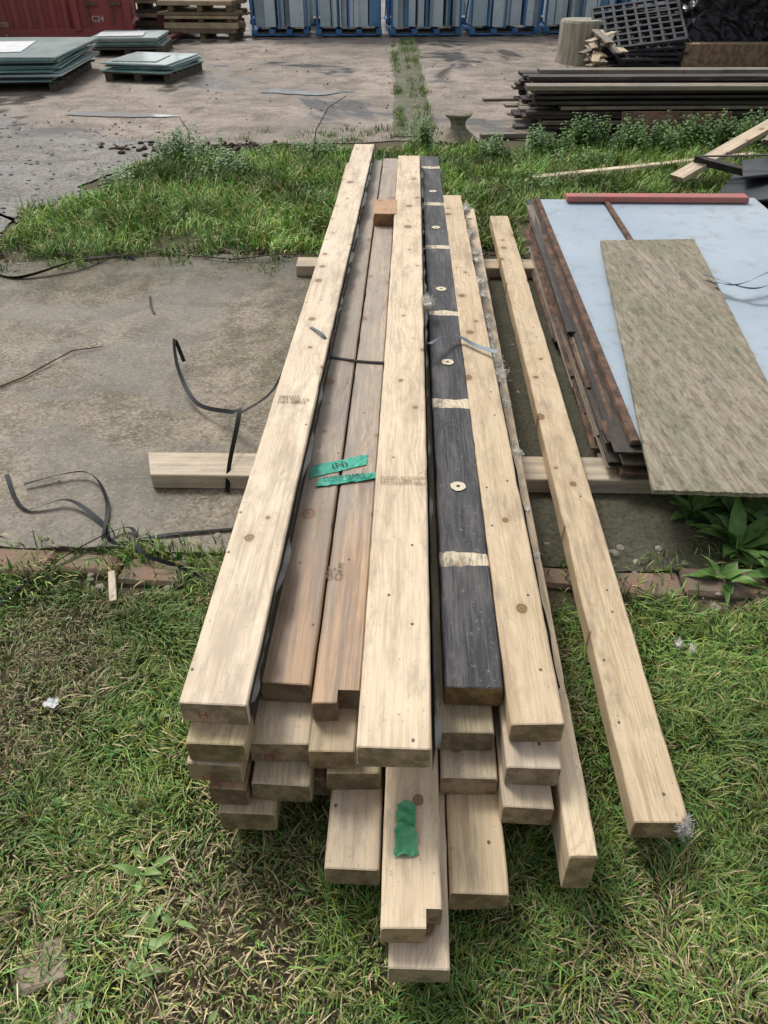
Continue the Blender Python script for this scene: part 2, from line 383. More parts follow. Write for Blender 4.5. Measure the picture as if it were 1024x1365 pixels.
# ---------------------------------------------------------------- ground surfaces
def groundmat():
    N=NT('soil'); o=N.n('TexCoord').outputs['Object']
    a=N.noise(o,2.3,4,.6); b=N.noise(o,45,4,.75); c=N.mix(N.mr(b,.3,.7),(.15,.115,.07),(.055,.04,.024))
    c=N.mix(N.mr(a,.4,.6,0,.7),c,(.07,.085,.03)); s2=N.noise(N.vmul(o,(60.,160.,60.)),1.,3,.7); c=N.mix(N.mr(s2,.55,.68,0,.6),c,(.28,.23,.13))
    N.bump(b,.9,.014); return N.fin(c,.9)
def concrete(name,c1,c2,dirt,moss=.3,joints=None,wet=.4,sc=1.,gravel=.3,right=False):
    N=NT(name); o=N.n('TexCoord').outputs['Object']
    a=N.noise(o,.9*sc,4,.65,.3); b=N.noise(o,5*sc,4,.75); g=N.noise(o,60*sc,4,.78)
    c=N.mix(N.mr(a,.35,.65),c1,c2); c=N.mix(N.mr(b,.42,.64,0,.75),c,dirt)
    c=N.mix(N.mr(N.noise(N.vadd(o,(9,4,0)),1.7*sc,4,.75),.5,.66,0,moss),c,(.085,.09,.04))
    V=N.n('TexVoronoi',{'Vector':o,'Scale':110*sc}); vc=N.n('SeparateColor',{0:V.outputs['Color']}).outputs[0]
    c=N.mix(N.m('MULTIPLY',N.m('GREATER_THAN',vc,.82),gravel),c,(.45,.41,.35))
    c=N.mix(N.m('MULTIPLY',N.m('LESS_THAN',vc,.15),gravel),c,tuple(k*.6 for k in dirt))
    c=N.mix(N.mr(g,.42,.7,0,.6),c,tuple(k*.5 for k in dirt))
    wt=N.mr(N.noise(N.vadd(o,(3,7,1)),.8*sc,4,.75,.5),.5,.6)
    c=N.mix(N.m('MULTIPLY',wt,wet),c,tuple(k*.5 for k in dirt))
    sx=N.n('SeparateXYZ',{0:o})
    if right: # damp, mossy slab right of the pile and far back; darker towards and beneath it
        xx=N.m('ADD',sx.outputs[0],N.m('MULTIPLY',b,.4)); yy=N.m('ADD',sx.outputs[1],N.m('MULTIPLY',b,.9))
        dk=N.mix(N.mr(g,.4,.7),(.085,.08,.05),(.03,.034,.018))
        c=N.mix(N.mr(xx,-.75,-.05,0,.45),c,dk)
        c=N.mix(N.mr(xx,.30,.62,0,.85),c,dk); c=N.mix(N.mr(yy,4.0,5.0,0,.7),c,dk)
    if joints:
        wob=N.m('MULTIPLY',a,.5)
        for ax,per,off in joints:
            v=N.m('ADD',N.m('ADD',sx.outputs[ax],off),wob)
            f=N.m('ABSOLUTE',N.m('SUBTRACT',N.m('FRACT',N.m('DIVIDE',v,per)),.5))
            c=N.mix(N.m('MULTIPLY',N.mr(f,.5-.03/per,.5-.008/per,0,.6),N.mr(b,.4,.55)),c,(.09,.08,.05))
    N.bump(g,.6,.006)
    return N.fin(c,N.m('SUBTRACT',.88,N.m('MULTIPLY',wt,wet*.8)))
M['soil']=groundmat()
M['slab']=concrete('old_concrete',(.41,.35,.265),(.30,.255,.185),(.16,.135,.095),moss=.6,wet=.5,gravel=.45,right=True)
M['yard']=concrete('yard_concrete',(.43,.35,.285),(.30,.25,.205),(.16,.135,.11),moss=.3,joints=[(1,3.9,.6),(0,4.6,2.2)],wet=.85,sc=.55,gravel=.15)
M['gravel']=concrete('wet_gravel_yard',(.34,.315,.285),(.24,.22,.20),(.13,.12,.105),moss=.1,wet=.7,sc=.8,gravel=.5)
bm=bmesh.new(); bmesh.ops.create_grid(bm,x_segments=2,y_segments=2,size=400); obj_from_bm(bm,'ground',M['soil'],loc=(0,0,-.004))
def poly(name,pts,z,mat,jag=.05,thick=0.,step=.06):
    bm=bmesh.new(); out=[]; sd=random.uniform(0,50)
    for i in range(len(pts)):
        a=Vector((*pts[i],0)); b=Vector((*pts[(i+1)%len(pts)],0)); k=max(1,min(300,int((b-a).length/step)))
        for j in range(k):
            p=a.lerp(b,j/k); s_=jag; p+=Vector((mnoise.fractal(p*2+Vector((sd,0,0)),1,2,4),mnoise.fractal(p*2+Vector((0,sd,0)),1,2,4),0))*s_; out.append(p)
    vs=[bm.verts.new((p.x,p.y,z)) for p in out]; f=bm.faces.new(vs); f.normal_update()
    if f.normal.z<0: f.normal_flip()
    if thick:
        r=bmesh.ops.extrude_face_region(bm,geom=[f]); 
        for v in [g for g in r['geom'] if isinstance(g,bmesh.types.BMVert)]: v.co.z=z
        for v in vs: v.co.z=z-thick
        bmesh.ops.recalc_face_normals(bm,faces=bm.faces)
    bmesh.ops.triangulate(bm,faces=[f for f in bm.faces if len(f.verts)>4])
    return obj_from_bm(bm,name,mat)
poly('yard_pavement',[(-60,7.6),(-2.5,7.5),(0,7.7),(3.3,8.1),(60,8.2),(60,60),(-60,60)],.004,M['yard'],.12,step=.12)
poly('gravel_yard',[(-14,3.6),(-2.95,4.3),(-2.75,5.3),(-2.3,6.6),(-2.1,7.4),(-3.6,8.2),(-6,8.6),(-14,8.8)],.008,M['gravel'],.35)
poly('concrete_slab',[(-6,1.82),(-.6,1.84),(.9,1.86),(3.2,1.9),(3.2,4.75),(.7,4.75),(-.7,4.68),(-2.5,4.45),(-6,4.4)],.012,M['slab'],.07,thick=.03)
mb=MB(); M['edge']=plain('dirty_brick',(.27,.17,.12),.5,12,.9,col2=(.17,.15,.10),bump=.6)
x=-3.
while x<3.2:
    l=random.uniform(.12,.34)
    mb.box((x+l/2,1.765+random.uniform(-.02,.02),-.002),(l-.012,random.uniform(.08,.13),.045),rz=random.uniform(-.08,.08),bev=.012,jit=.008); x+=l
mb.done('stone_edging',M['edge'])
poly('drain_channel',[(-.25,7.9),(.14,7.9),(-.02,13),(-.08,16),(-.36,16),(-.38,13)],.012,concrete('mossy_drain',(.20,.19,.12),(.14,.145,.08),(.09,.09,.05),moss=.8),.03)
Nw=NT('puddle_water'); M['water']=Nw.fin((.42,.43,.42),.12,Specular_IOR_Level=.6)
poly('puddle',[(-3.75,8.75),(-3.2,8.65),(-2.5,8.75),(-2.9,8.9),(-3.6,8.93)],.013,M['water'],.08)
poly('puddle',[(-5.0,7.9),(-4.4,7.8),(-4.1,8.1),(-4.8,8.2)],.013,M['water'],.1)
poly('puddle',[(-1.9,10.1),(-1.2,10.0),(-1.0,10.2),(-1.7,10.3)],.013,M['water'],.15)

# ---------------------------------------------------------------- grass
def vn(x,y,s,seed):
    r=np.random.default_rng(seed); g=r.random((256,256)); X=x/s+100; Y=y/s+100
    i=np.floor(X).astype(int); j=np.floor(Y).astype(int); u=X-i; v=Y-j; u=u*u*(3-2*u); v=v*v*(3-2*v)
    G=lambda a,b:g[a%256,b%256]
    return (G(i,j)*(1-u)+G(i+1,j)*u)*(1-v)+(G(i,j+1)*(1-u)+G(i+1,j+1)*u)*v
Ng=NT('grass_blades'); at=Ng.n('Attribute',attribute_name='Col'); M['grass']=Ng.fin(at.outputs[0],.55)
def blades(name,x,y,h,w,lean,col,z0=0.):
    n=len(x); az=vn(x,y,.12,5)*8.+rng.normal(0,1.0,n); fa=az+np.pi/2+rng.normal(0,.5,n)
    dx,dy=np.cos(az),np.sin(az); sx,sy=np.cos(fa)*w/2,np.sin(fa)*w/2
    V=np.zeros((n,7,3),np.float32)
    for k,(t,ww) in enumerate(((0,1.),(.4,.9),(.75,.6))):
        out=h*np.sin(lean*t)*t*1.15
        for s_,c in ((-1,0),(1,1)):
            V[:,2*k+c,0]=x+dx*out+s_*sx*ww; V[:,2*k+c,1]=y+dy*out+s_*sy*ww; V[:,2*k+c,2]=z0+h*t*np.cos(lean*t)
    V[:,6,0]=x+dx*h*np.sin(lean)*1.15; V[:,6,1]=y+dy*h*np.sin(lean)*1.15; V[:,6,2]=z0+np.maximum(h*np.cos(lean),.004)
    base=(np.arange(n)*7)[:,None]
    lp=np.concatenate([base+np.array([0,1,3,2]),base+np.array([2,3,5,4]),base+np.array([4,5,6])],1).astype(np.int32)
    me=bpy.data.meshes.new(name); me.vertices.add(n*7); me.vertices.foreach_set('co',V.ravel())
    me.loops.add(n*11); me.loops.foreach_set('vertex_index',lp.ravel())
    me.polygons.add(n*3); st=(np.arange(n)*11)[:,None]+np.array([0,4,8]); me.polygons.foreach_set('loop_start',st.ravel().astype(np.int32))
    me.update(calc_edges=True); me.validate()
    ca=me.color_attributes.new('Col','FLOAT_COLOR','POINT'); cc=np.ones((n,7,4),np.float32)
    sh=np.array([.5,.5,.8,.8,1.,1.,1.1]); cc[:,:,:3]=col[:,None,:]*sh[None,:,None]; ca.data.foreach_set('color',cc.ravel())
    me.materials.append(M['grass']); return link(bpy.data.objects.new(name,me))
def gcol(n,green,dry,fd):
    g=np.array(green)[None]*(1+rng.normal(0,.3,(n,1)))+rng.normal(0,.008,(n,3))
    g[:,0]*=1+rng.normal(.05,.25,n); d=np.array(dry)[None]*(1+rng.normal(0,.3,(n,1)))
    return np.clip(np.where((rng.random(n)<fd)[:,None],d,g),.01,.7)
def front(n,x0,x1,y0,y1):
    x=rng.uniform(x0,x1,n); y=rng.uniform(y0,y1,n)
    lim=1.68+.06*(vn(x,y,.15,3)-.5)*2
    big=vn(x,y,.35,11)*.6+vn(x,y,.11,12)*.4
    under=(x>-.42)&(x<.36)&(y>.95)
    keep=(y<lim)&(rng.random(n)<np.clip((big-.1)*2.6,.5,1))&~(under&(rng.random(n)<.75))
    return x[keep],y[keep],big[keep]
x,y,b=front(165000,-1.35,1.35,.25,1.78); n=len(x)
tall=(rng.random(n)<.12)*(vn(x,y,.2,77)>.45)
h=(.014+.034*rng.random(n)**1.5)*(.5+b)+tall*.028; lean=np.clip(np.abs(rng.normal(.95,.45,n)),0,1.5)
dryp=np.clip(.12+1.3*(.52-b)+.6*(vn(x,y,.22,91)-.5),.06,.8)
c=gcol(n,(.165,.255,.058),(.44,.355,.20),dryp); c*= (.6+.75*vn(x,y,.3,21))[:,None]
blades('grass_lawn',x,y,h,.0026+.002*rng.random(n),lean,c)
x,y,b=front(50000,-4,4,-1.,1.78); k=(np.abs(x)>1.3)|(y<.3); x,y,b=x[k],y[k],b[k]; n=len(x)
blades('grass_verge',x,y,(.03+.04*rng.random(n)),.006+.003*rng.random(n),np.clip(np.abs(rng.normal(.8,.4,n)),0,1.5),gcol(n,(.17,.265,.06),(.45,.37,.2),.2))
n=120000; x=rng.uniform(-2.9,4.6,n); y=rng.uniform(4.45,8.1,n)
left=-2.75+np.clip((y-5.),0,9)*.27+.35*(vn(x,y,.3,31)-.5); near=4.68+.3*(vn(x,y,.25,32)-.5)+np.where(x<-1.2,-.12,0); far=7.35+.1*x+.5*(vn(x,y,.4,33)-.5)
near=np.where((x>.66),5.35,near)
den=vn(x,y,.5,34)*.6+vn(x,y,.18,35)*.4
k=(x>left)&(y>near)&(y<far)&(rng.random(n)<np.clip((den-.16)*3.5,.12,1)); x,y,den=x[k],y[k],den[k]; n=len(x)
tl=(rng.random(n)<.15)*(vn(x,y,.3,87)>.5)
h=.03+(.05+.07*den)*rng.random(n)+tl*.05; c=gcol(n,(.21,.36,.075),(.5,.44,.2),.15); c*=(.5+.95*vn(x,y,.3,41))[:,None]
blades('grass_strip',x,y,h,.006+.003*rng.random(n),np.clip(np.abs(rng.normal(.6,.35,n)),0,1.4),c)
X=[];Y=[]
for _ in range(70):
    yy=random.uniform(8,15); cx=.0-(yy-8)*.045+random.choice([-.16,.02,.14]); k=random.randint(20,70); X.append(rng.normal(cx,.03,k)); Y.append(rng.normal(yy,.12,k))
for _ in range(90):
    cx,cy=random.choice([(random.uniform(-1.8,.3),random.uniform(7.6,8.2)),(random.uniform(-2.6,-.5),random.uniform(4.3,4.7)),(random.uniform(-1.4,-.6),random.uniform(1.68,1.86)),(random.uniform(.5,1.3),random.uniform(1.68,1.9))]); k=random.randint(15,60); X.append(rng.normal(cx,.05,k)); Y.append(rng.normal(cy,.04,k))
x=np.concatenate(X);y=np.concatenate(Y);n=len(x)
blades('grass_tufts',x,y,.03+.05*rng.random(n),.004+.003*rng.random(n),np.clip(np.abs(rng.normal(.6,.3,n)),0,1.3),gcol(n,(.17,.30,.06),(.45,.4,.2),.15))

# ---------------------------------------------------------------- broad-leaf weeds
def leafmat(nm,a,b):
    Nl=NT(nm); o=Nl.n('TexCoord').outputs['Object']
    c=Nl.mix(Nl.mr(Nl.noise(o,30.,3,.7),.3,.7),a,b); c=Nl.mix(Nl.mr(Nl.noise(o,120.,2),.5,.7,0,.4),c,tuple(k*.6 for k in a)); return Nl.fin(c,.45)
M['leaf']=leafmat('weed_leaf',(.075,.16,.035),(.17,.29,.075)); M['lawnleaf']=leafmat('lawn_weed_leaf',(.12,.21,.05),(.24,.36,.11))
def leaf(V_,F_,p,az,el,L,W,droop=.6):
    i0=len(V_); d=Vector((math.cos(az),math.sin(az),0)); s_=Vector((-math.sin(az),math.cos(az),0)); q=Vector(p); e=el; bend=random.uniform(-.12,.12)
    prof=[.15,.7,1.,.85,.4]
    for k,pw in enumerate(prof):
        dd=d*math.cos(e)+Vector((0,0,1))*math.sin(e)+s_*bend*k; nn=-d*math.sin(e)+Vector((0,0,1))*math.cos(e)
        wv=s_*W/2*pw*random.uniform(.88,1.1); up=nn*W*.14*pw*random.uniform(.5,1.5)
        V_+=[tuple(q-wv+up),tuple(q),tuple(q+wv+up)]; q=q+dd*L/5; e-=droop/5*1.6
    V_.append(tuple(q))
    for k in range(4):
        a=i0+3*k; F_+= [(a,a+1,a+4,a+3),(a+1,a+2,a+5,a+4)]
    a=i0+12; F_+= [(a,a+1,a+3),(a+1,a+2,a+3)]
def mkweed(name,fn,mat='leaf'):
    V_=[];F_=[]; fn(V_,F_); me=bpy.data.meshes.new(name); me.from_pydata(V_,[],F_); me.materials.append(M[mat])
    for p in me.polygons: p.use_smooth=True
    return link(bpy.data.objects.new(name,me))
def rosette(cx,cy,n,L,W,el=(.2,.8),z=.010):
    def f(V_,F_):
        for i in range(n): leaf(V_,F_,(cx+random.gauss(0,.010),cy+random.gauss(0,.010),z),i*2.4+random.uniform(-.5,.5),random.uniform(*el),L*random.uniform(.5,1.1),W*random.uniform(.6,1.1))
    return f
for (a,b,n,L,W) in ((-.56,.80,6,.085,.024),(-.52,.665,6,.075,.023),(-.50,.61,5,.065,.021),(-.46,.70,5,.06,.019),(-.6,.55,5,.05,.018),(.60,1.30,7,.06,.016),(-.8,.95,6,.05,.013),(.3,.5,6,.05,.013),(.55,.62,6,.05,.014),(-.65,1.2,7,.05,.013),(-.75,1.45,7,.05,.013),(.75,1.1,6,.05,.013),(-.35,.5,6,.045,.015)):
    mkweed('broadleaf_weed',rosette(a,b,n,L,W,(.3,.8)),'lawnleaf')
for (a,b,n,L,W) in ((1.08,1.95,26,.19,.06),(1.25,2.02,24,.2,.065),(1.0,1.78,14,.13,.04),(1.18,1.82,20,.16,.055),(1.4,1.9,20,.18,.06),(.97,2.1,14,.13,.05),(1.12,2.1,20,.18,.06)):
    mkweed('dock_weed',rosette(a,b,n,L,W,(.2,1.25)))
def nettle(cx,cy,rx,ry,ns,H):
    def f(V_,F_):
        for _ in range(ns):
            x0=cx+random.gauss(0,rx*.5); y0=cy+random.gauss(0,ry*.5); hh=H*random.uniform(.5,1.1); lx,ly=random.gauss(0,.15),random.gauss(0,.15)
            i0=len(V_); V_.extend([(x0-.002,y0,0),(x0+.002,y0,0),(x0+lx*hh+.001,y0+ly*hh,hh),(x0+lx*hh-.001,y0+ly*hh,hh)]); F_.append((i0,i0+1,i0+2,i0+3))
            k=int(hh/.022)
            for j in range(k):
                t=(j+1)/k; a=j*1.57+random.uniform(-.4,.4)
                for s_ in (0,math.pi): leaf(V_,F_,(x0+lx*hh*t,y0+ly*hh*t,hh*t),a+s_,random.uniform(0,.5),.065*(1.15-t*.6),.038*(1.15-t*.6),.8)
    return f
for a in ((1.1,7.3,.2,.15,30,.22),(1.5,7.45,.25,.15,40,.28),(2.0,7.4,.3,.2,45,.24),(2.5,7.6,.3,.2,40,.26),(3.0,7.6,.3,.2,45,.3),(3.3,7.2,.3,.3,40,.25),(.62,7.1,.15,.15,16,.2),(-2.0,6.95,.25,.3,40,.24),(-1.6,6.6,.25,.3,30,.16),(-2.35,6.2,.2,.3,20,.12),(.05,7.35,.1,.12,14,.25),(.9,6.1,.15,.2,14,.14),(-.9,7.1,.3,.15,26,.14),(1.3,6.9,.5,.2,30,.14)):
    mkweed('nettle_patch',nettle(*a))
M['twig']=plain('dry_twig',(.11,.08,.055),.3,30,.9)
def twig(name,pts,r=.004):
    cu=bpy.data.curves.new(name,'CURVE'); cu.dimensions='3D'; cu.bevel_depth=r; cu.bevel_resolution=1
    s_=cu.splines.new('POLY'); s_.points.add(len(pts)-1)
    for i,p in enumerate(pts): s_.points[i].co=(*p,1); s_.points[i].radius=1-.6*i/len(pts)
    cu.materials.append(M['twig']); return link(bpy.data.objects.new(name,cu))
twig('fallen_twig',[(-1.95,2.75,.015),(-1.75,3.0,.02),(-1.62,3.25,.03),(-1.5,3.32,.02)])
twig('fallen_twig',[(-1.5,4.6,.02),(-1.1,4.5,.03),(-.8,4.55,.05),(-.4,4.6,.02)],.005)
twig('fallen_twig',[(-2.3,4.6,.02),(-1.9,4.45,.04),(-1.6,4.62,.03)],.006)
twig('dry_stalk',[(-.9,6.9,0),(-.86,6.92,.25),(-.75,6.95,.42),(-.6,7.0,.5)],.005)
twig('dry_stalk',[(-2.0,7.1,0),(-1.98,7.1,.2),(-2.05,7.12,.3)],.004)

# ---------------------------------------------------------------- debris
def pebbles(name,pts,mat):
    bm=bmesh.new()
    for (x,y,r) in pts:
        q=bmesh.ops.create_icosphere(bm,subdivisions=1,radius=r); s_=Vector((random.uniform(.7,1.3),random.uniform(.7,1.3),random.uniform(.4,.7)))
        for v in q['verts']: v.co=Vector((v.co.x*s_.x*random.uniform(.85,1.15)+x,v.co.y*s_.y*random.uniform(.85,1.15)+y,v.co.z*s_.z+r*.3+.006))
    return obj_from_bm(bm,name,mat)
pts=[(random.uniform(-2.8,2.5),random.uniform(1.9,4.6),random.choice([.003,.004,.005,.008,.012])) for _ in range(420)]
pts+=[(random.uniform(-1.3,1.3),random.uniform(1.66,1.95),random.choice([.004,.006,.01,.016])) for _ in range(160)]
pebbles('gravel_debris',pts,plain('pebble',(.36,.32,.26),.5,40,.9))
pebbles('gravel_debris',[(random.uniform(-6,-2.3),random.uniform(4.2,8.5),random.choice([.006,.008,.012,.018])) for _ in range(900)],plain('grey_pebble',(.34,.33,.31),.5,10,.85))
pebbles('gravel_debris',[(random.uniform(-6,6),random.uniform(7.8,14),random.choice([.006,.01,.014])) for _ in range(300)],plain('brown_pebble',(.28,.23,.18),.5,10,.85))
pebbles('leaf_litter',[(random.gauss(-1.75,.5),random.gauss(7.35,.12),random.uniform(.01,.035)) for _ in range(260)]+[(random.gauss(-2.7,.12),random.gauss(4.5,.15),random.uniform(.01,.03)) for _ in range(80)]+[(random.uniform(-1.6,.6),random.gauss(4.68,.04),random.uniform(.006,.02)) for _ in range(200)],plain('dark_litter',(.08,.06,.04),.5,20,.95))
MB().box((-.71,.60,.0),(.10,.085,.03),rz=.4,bev=.02,jit=.012).box((-.63,.50,.0),(.06,.06,.025),rz=.9,bev=.015,jit=.01).done('stone',plain('tan_stone',(.40,.33,.24),.4,20,.9,bump=.5))
MB().box((-.905,1.66,.03),(.022,.14,.014),rz=.35,bev=.002).done('timber_offcut',M['pale2'])
sheet('paper_scrap',[(-.95,1.215),(-.91,1.21),(-.915,1.25),(-.94,1.24)],.02,plain('white_scrap',(.6,.62,.62),.2,20,.6),amp=.02,edge=.012)
strands('wool_insulation_tufts',[(.77,1.49,.04,.010),(.80,1.47,.045,.008)],M['wool'],300)

# ---------------------------------------------------------------- panel pile + mossy plywood
Nb=NT('pale_blue_panel'); o=Nb.n('TexCoord').outputs['Object']
c=Nb.mix(Nb.mr(Nb.noise(o,1.6,4,.6),.35,.7),(.35,.425,.49),(.42,.485,.53)); c=Nb.mix(Nb.mr(Nb.noise(o,9,4,.75),.5,.7,0,.5),c,(.27,.28,.265)); M['panel']=Nb.fin(c,.45)
Nm=NT('mossy_plywood'); o=Nm.n('TexCoord').outputs['Object']
o2=Nm.n('VectorRotate',{'Vector':o,'Angle':-.11},rotation_type='Z_AXIS').outputs[0]
gr=Nm.noise(Nm.vmul(o2,(42.,3.,30.)),1.,4,.75,.6); c=Nm.mix(Nm.mr(gr,.32,.68),(.38,.325,.24),(.19,.155,.11))
c=Nm.mix(Nm.mr(Nm.noise(Nm.vmul(o2,(4.,1.6,2.)),1.,4,.7,.4),.40,.62,0,.6),c,(.20,.195,.12)); sp=Nm.noise(Nm.vmul(o2,(30.,14.,20.)),1.,4,.8,.3); c=Nm.mix(Nm.mr(sp,.48,.68,0,.5),c,(.36,.35,.28)); c=Nm.mix(Nm.mr(Nm.noise(Nm.vadd(Nm.vmul(o2,(45.,12.,20.)),(5,5,5)),1.,4,.75,.2),.48,.66,0,.65),c,(.085,.085,.055))
Nm.bump(gr,.4,.003); M['mossply']=Nm.fin(c,.85)
M['rot']=plain('rotten_board_edge',(.20,.12,.08),.6,14,.9,col2=(.06,.038,.028),bump=.6)
M['redboard']=plain('red_painted_board',(.48,.15,.13),.35,7,.6,col2=(.34,.16,.13))
root=bpy.data.objects.new('panel_stack',None); link(root)
mb=MB()
mb.box((1.55,3.7,.04),(1.4,.1,.07)); mb.box((1.55,4.8,.04),(1.5,.1,.07)); mb.box((1.5,2.6,.04),(1.35,.1,.07))
mb.done('battens',[M['oldwood']],parent=root)
mb=MB(); z=.030
for i in range(8):
    th=.017; lx=.745-random.uniform(0,.03)-(.02 if i<3 else 0); ny=2.33-random.uniform(0,.10)-(.06 if i<4 else 0)
    rx_=2.19; fy=5.22+random.uniform(-.08,.05)
    if z>.072: mb.box(((lx+rx_)/2,(ny+fy)/2,z+th/2),(rx_-lx,fy-ny,th),rz=random.uniform(-.008,.008),mat=i%3,bev=.003,jit=.004)
    z+=th+.003
for k in range(34):
    ln=random.uniform(.5,2.2); yy=random.uniform(2.25+ln/2,5.2-ln/2); zz=random.uniform(.05,.185)
    mb.box((.742+random.uniform(-.028,.012)-(.03 if zz<.1 else 0),yy,zz),(.035,ln,random.uniform(.006,.014)),rz=random.uniform(-.012,.012),mat=random.choice([0,0,1,2]),bev=.002,jit=.006)
for k in range(16):
    ln=random.uniform(.05,.25); yy=random.uniform(2.3,5.1); mb.box((.735+random.uniform(-.02,.01),yy,random.uniform(.08,.19)),(.03,ln,.012),rz=random.uniform(-.1,.1),mat=0,bev=.002,jit=.006)
mb.done('boards',[M['rot'],M['darkwood'],M['oldwood']],parent=root)
MB().box((1.0,3.75,.193),(.40,2.92,.016),bev=.002).box((1.72,3.80,.195),(.98,2.98,.018),bev=.002).done('panel_faces',M['panel'],parent=root)
mb=MB(); mb.box((.785,3.75,.199),(.035,2.95,.03),jit=.006,bev=.004); mb.box((1.215,3.78,.205),(.026,2.9,.03),jit=.005)
mb.done('frame_timber',M['rot'],parent=root)
MB().box((1.54,5.17,.228),(1.16,.095,.03),rz=.02,bev=.004,jit=.004).done('painted_board',M['redboard'],parent=root)
cn=[(1.024,4.305),(1.553,4.352),(1.292,1.945),(.763,1.953)]
pl=sheet('mossy_plywood_sheet',[cn[3],cn[2],cn[1],cn[0]],0,M['mossply'],n=40,amp=.003,edge=.004)
pl.location.z=.236; md=pl.modifiers.new('s','SOLIDIFY'); md.thickness=.016; md.offset=-1

plank('timber_batten',(.9,6.33),(2.9,7.17),.06,.07,.035,M['pale'],seg=10)
plank('timber_plank',(1.95,6.15),(3.35,7.15),.12,.13,.04,M['pale2'],ztf=.55,seg=10)
plank('timber_plank',(2.6,6.25),(3.3,7.3),.35,.10,.04,M['oldwood'],ztf=.5,seg=10)
g=bpy.data.objects.new('scrap_board_heap',None); link(g)
M['greydark']=plain('dark_grey_sheet',(.055,.06,.068),.4,5,.45)
MB().box((2.75,5.75,.24),(1.15,.9,.02),rz=-.6,rx=.12,ry=-.28,mat=0).box((2.9,5.9,.3),(1.1,.5,.02),rz=-.3,ry=-.2,mat=0).done('dark_sheet',M['greydark'],parent=g)
MB().box((2.6,5.9,.16),(1.3,.07,.05),rz=-.75,ry=.05).box((2.9,5.6,.05),(1.,1.,.10)).box((2.35,6.0,.30),(.8,.035,.01),rz=-.9,ry=-.2).done('dark_battens',M['darkwood'],parent=g)

st=bpy.data.objects.new('dark_timber_stack',None); link(st)
for lay in range(8):
    z=.055+lay*.042; yy=7.95
    while yy<9.15:
        w=random.uniform(.13,.2); xl=1.0+random.uniform(-.12,.3)+lay*.02
        p=plank('board',(xl,yy+w/2),(5.0+random.uniform(-.2,.2),yy+w/2+random.uniform(.15,.3)),z+.04+random.uniform(-.003,.003),w-.02,random.uniform(.02,.036),M['darkwood'] if random.random()<.7 else M['oldwood'],seg=6,bow=.012); p.parent=st
        yy+=w
for a,b_,m,z in (((.98,8.02),(4.9,8.2),'oldwood',.435),((1.05,8.5),(5,8.75),'darkwood',.44),((1.2,8.9),(5,9.1),'oldwood',.445)):
    p=plank('board',a,b_,z,.16,.04,M[m],seg=6); p.parent=st
for x_ in (1.5,3.0,4.4):
    p=plank('bearer',(x_,7.9),(x_,9.3),.055,.1,.05,M['oldwood'],seg=3); p.parent=st
plank('timber_plank',(.72,9.75),(2.2,9.95),.03,.07,.025,M['oldwood'],seg=4)
plank('timber_plank',(.58,7.86),(1.3,7.95),.05,.08,.04,M['oldwood'],seg=4)
MB().box((2.35,7.75,.16),(1.0,.03,.22),rz=.05,rx=-.5).done('rusty_board',M['rot'])

bm=bmesh.new(); prof=[(0.17,0),(.18,.03),(.13,.07),(.08,.11),(.065,.15),(.08,.19),(.12,.22),(.13,.24),(.11,.25)]
vs=[[bm.verts.new((r*math.cos(a/24*6.2832)*(1+.05*math.sin(a)),r*math.sin(a/24*6.2832),z)) for a in range(24)] for r,z in prof]
for r0,r1 in zip(vs,vs[1:]):
    for i in range(24): bm.faces.new((r0[i],r0[(i+1)%24],r1[(i+1)%24],r1[i]))
bm.faces.new(vs[-1]); obj_from_bm(bm,'stone_baluster_base',plain('weathered_stone',(.30,.265,.19),.5,20,.9,bump=.5),loc=(.36,7.75,0))
Ns=NT('stump_side'); o=Ns.n('TexCoord').outputs['Object']; f=Ns.noise(Ns.vmul(o,(14.,14.,2.)),1.,4,.6); c=Ns.mix(Ns.mr(f,.3,.7),(.44,.40,.32),(.22,.20,.15)); Ns.bump(f,.5,.02); M['stump']=Ns.fin(c,.9)
bm=bmesh.new(); rr=[]
for z,k in ((0,1.04),(.1,1.),(.3,.99),(.50,.98),(.53,.93)):
    rr.append([bm.verts.new((k*.31*(1+.05*math.sin(3*a)+.02*math.sin(9*a+z*3))*math.cos(a),k*.31*(1+.05*math.sin(3*a))*math.sin(a),z)) for a in [i/36*6.2832 for i in range(36)]])
for r0,r1 in zip(rr,rr[1:]):
    for i in range(36): bm.faces.new((r0[i],r0[(i+1)%36],r1[(i+1)%36],r1[i]))
bm.faces.new(rr[-1]); obj_from_bm(bm,'tree_stump',M['stump'],loc=(2.27,12.75,0))

M['blackplastic']=plain('black_plastic',(.045,.045,.05),.3,6,.3)
cr=bpy.data.objects.new('plastic_pallet_pile',None); link(cr)
for i in range(6):
    mb=MB(); Wd,Dp=1.15,1.0
    for k in range(9): mb.box((-Wd/2+Wd*k/8,0,0),(.035,Dp,.03),bev=0)
    for k in range(8): mb.box((0,-Dp/2+Dp*k/7,.002),(Wd,.035,.03),bev=0)
    for k in range(3):
        for l in range(3): mb.box((-.5+.5*k,-.42+.42*l,-.05),(.12,.12,.08),bev=.01)
    mb.done('mesh_pallet',M['blackplastic'],loc=(3.0+random.uniform(-.08,.08),12.45+random.uniform(-.08,.08),.13+.075*i),rot=(.16+.05*i,-.05*i+.12,random.uniform(-.3,.3)),parent=cr)
ws=bpy.data.objects.new('broken_pallet_pile',None); link(ws)
for i in range(22):
    a=random.uniform(-.5,.5)+1.2; cx,cy=2.45+random.uniform(-.15,.2),11.85+random.uniform(-.2,.5)
    p=plank('slat',(cx-math.cos(a)*.4,cy-math.sin(a)*.4),(cx+math.cos(a)*.4,cy+math.sin(a)*.4),.03+i*.018,.1,.02,M['pale2'] if i%3 else M['oldwood'],ztf=.05+i*.02,seg=3); p.parent=ws
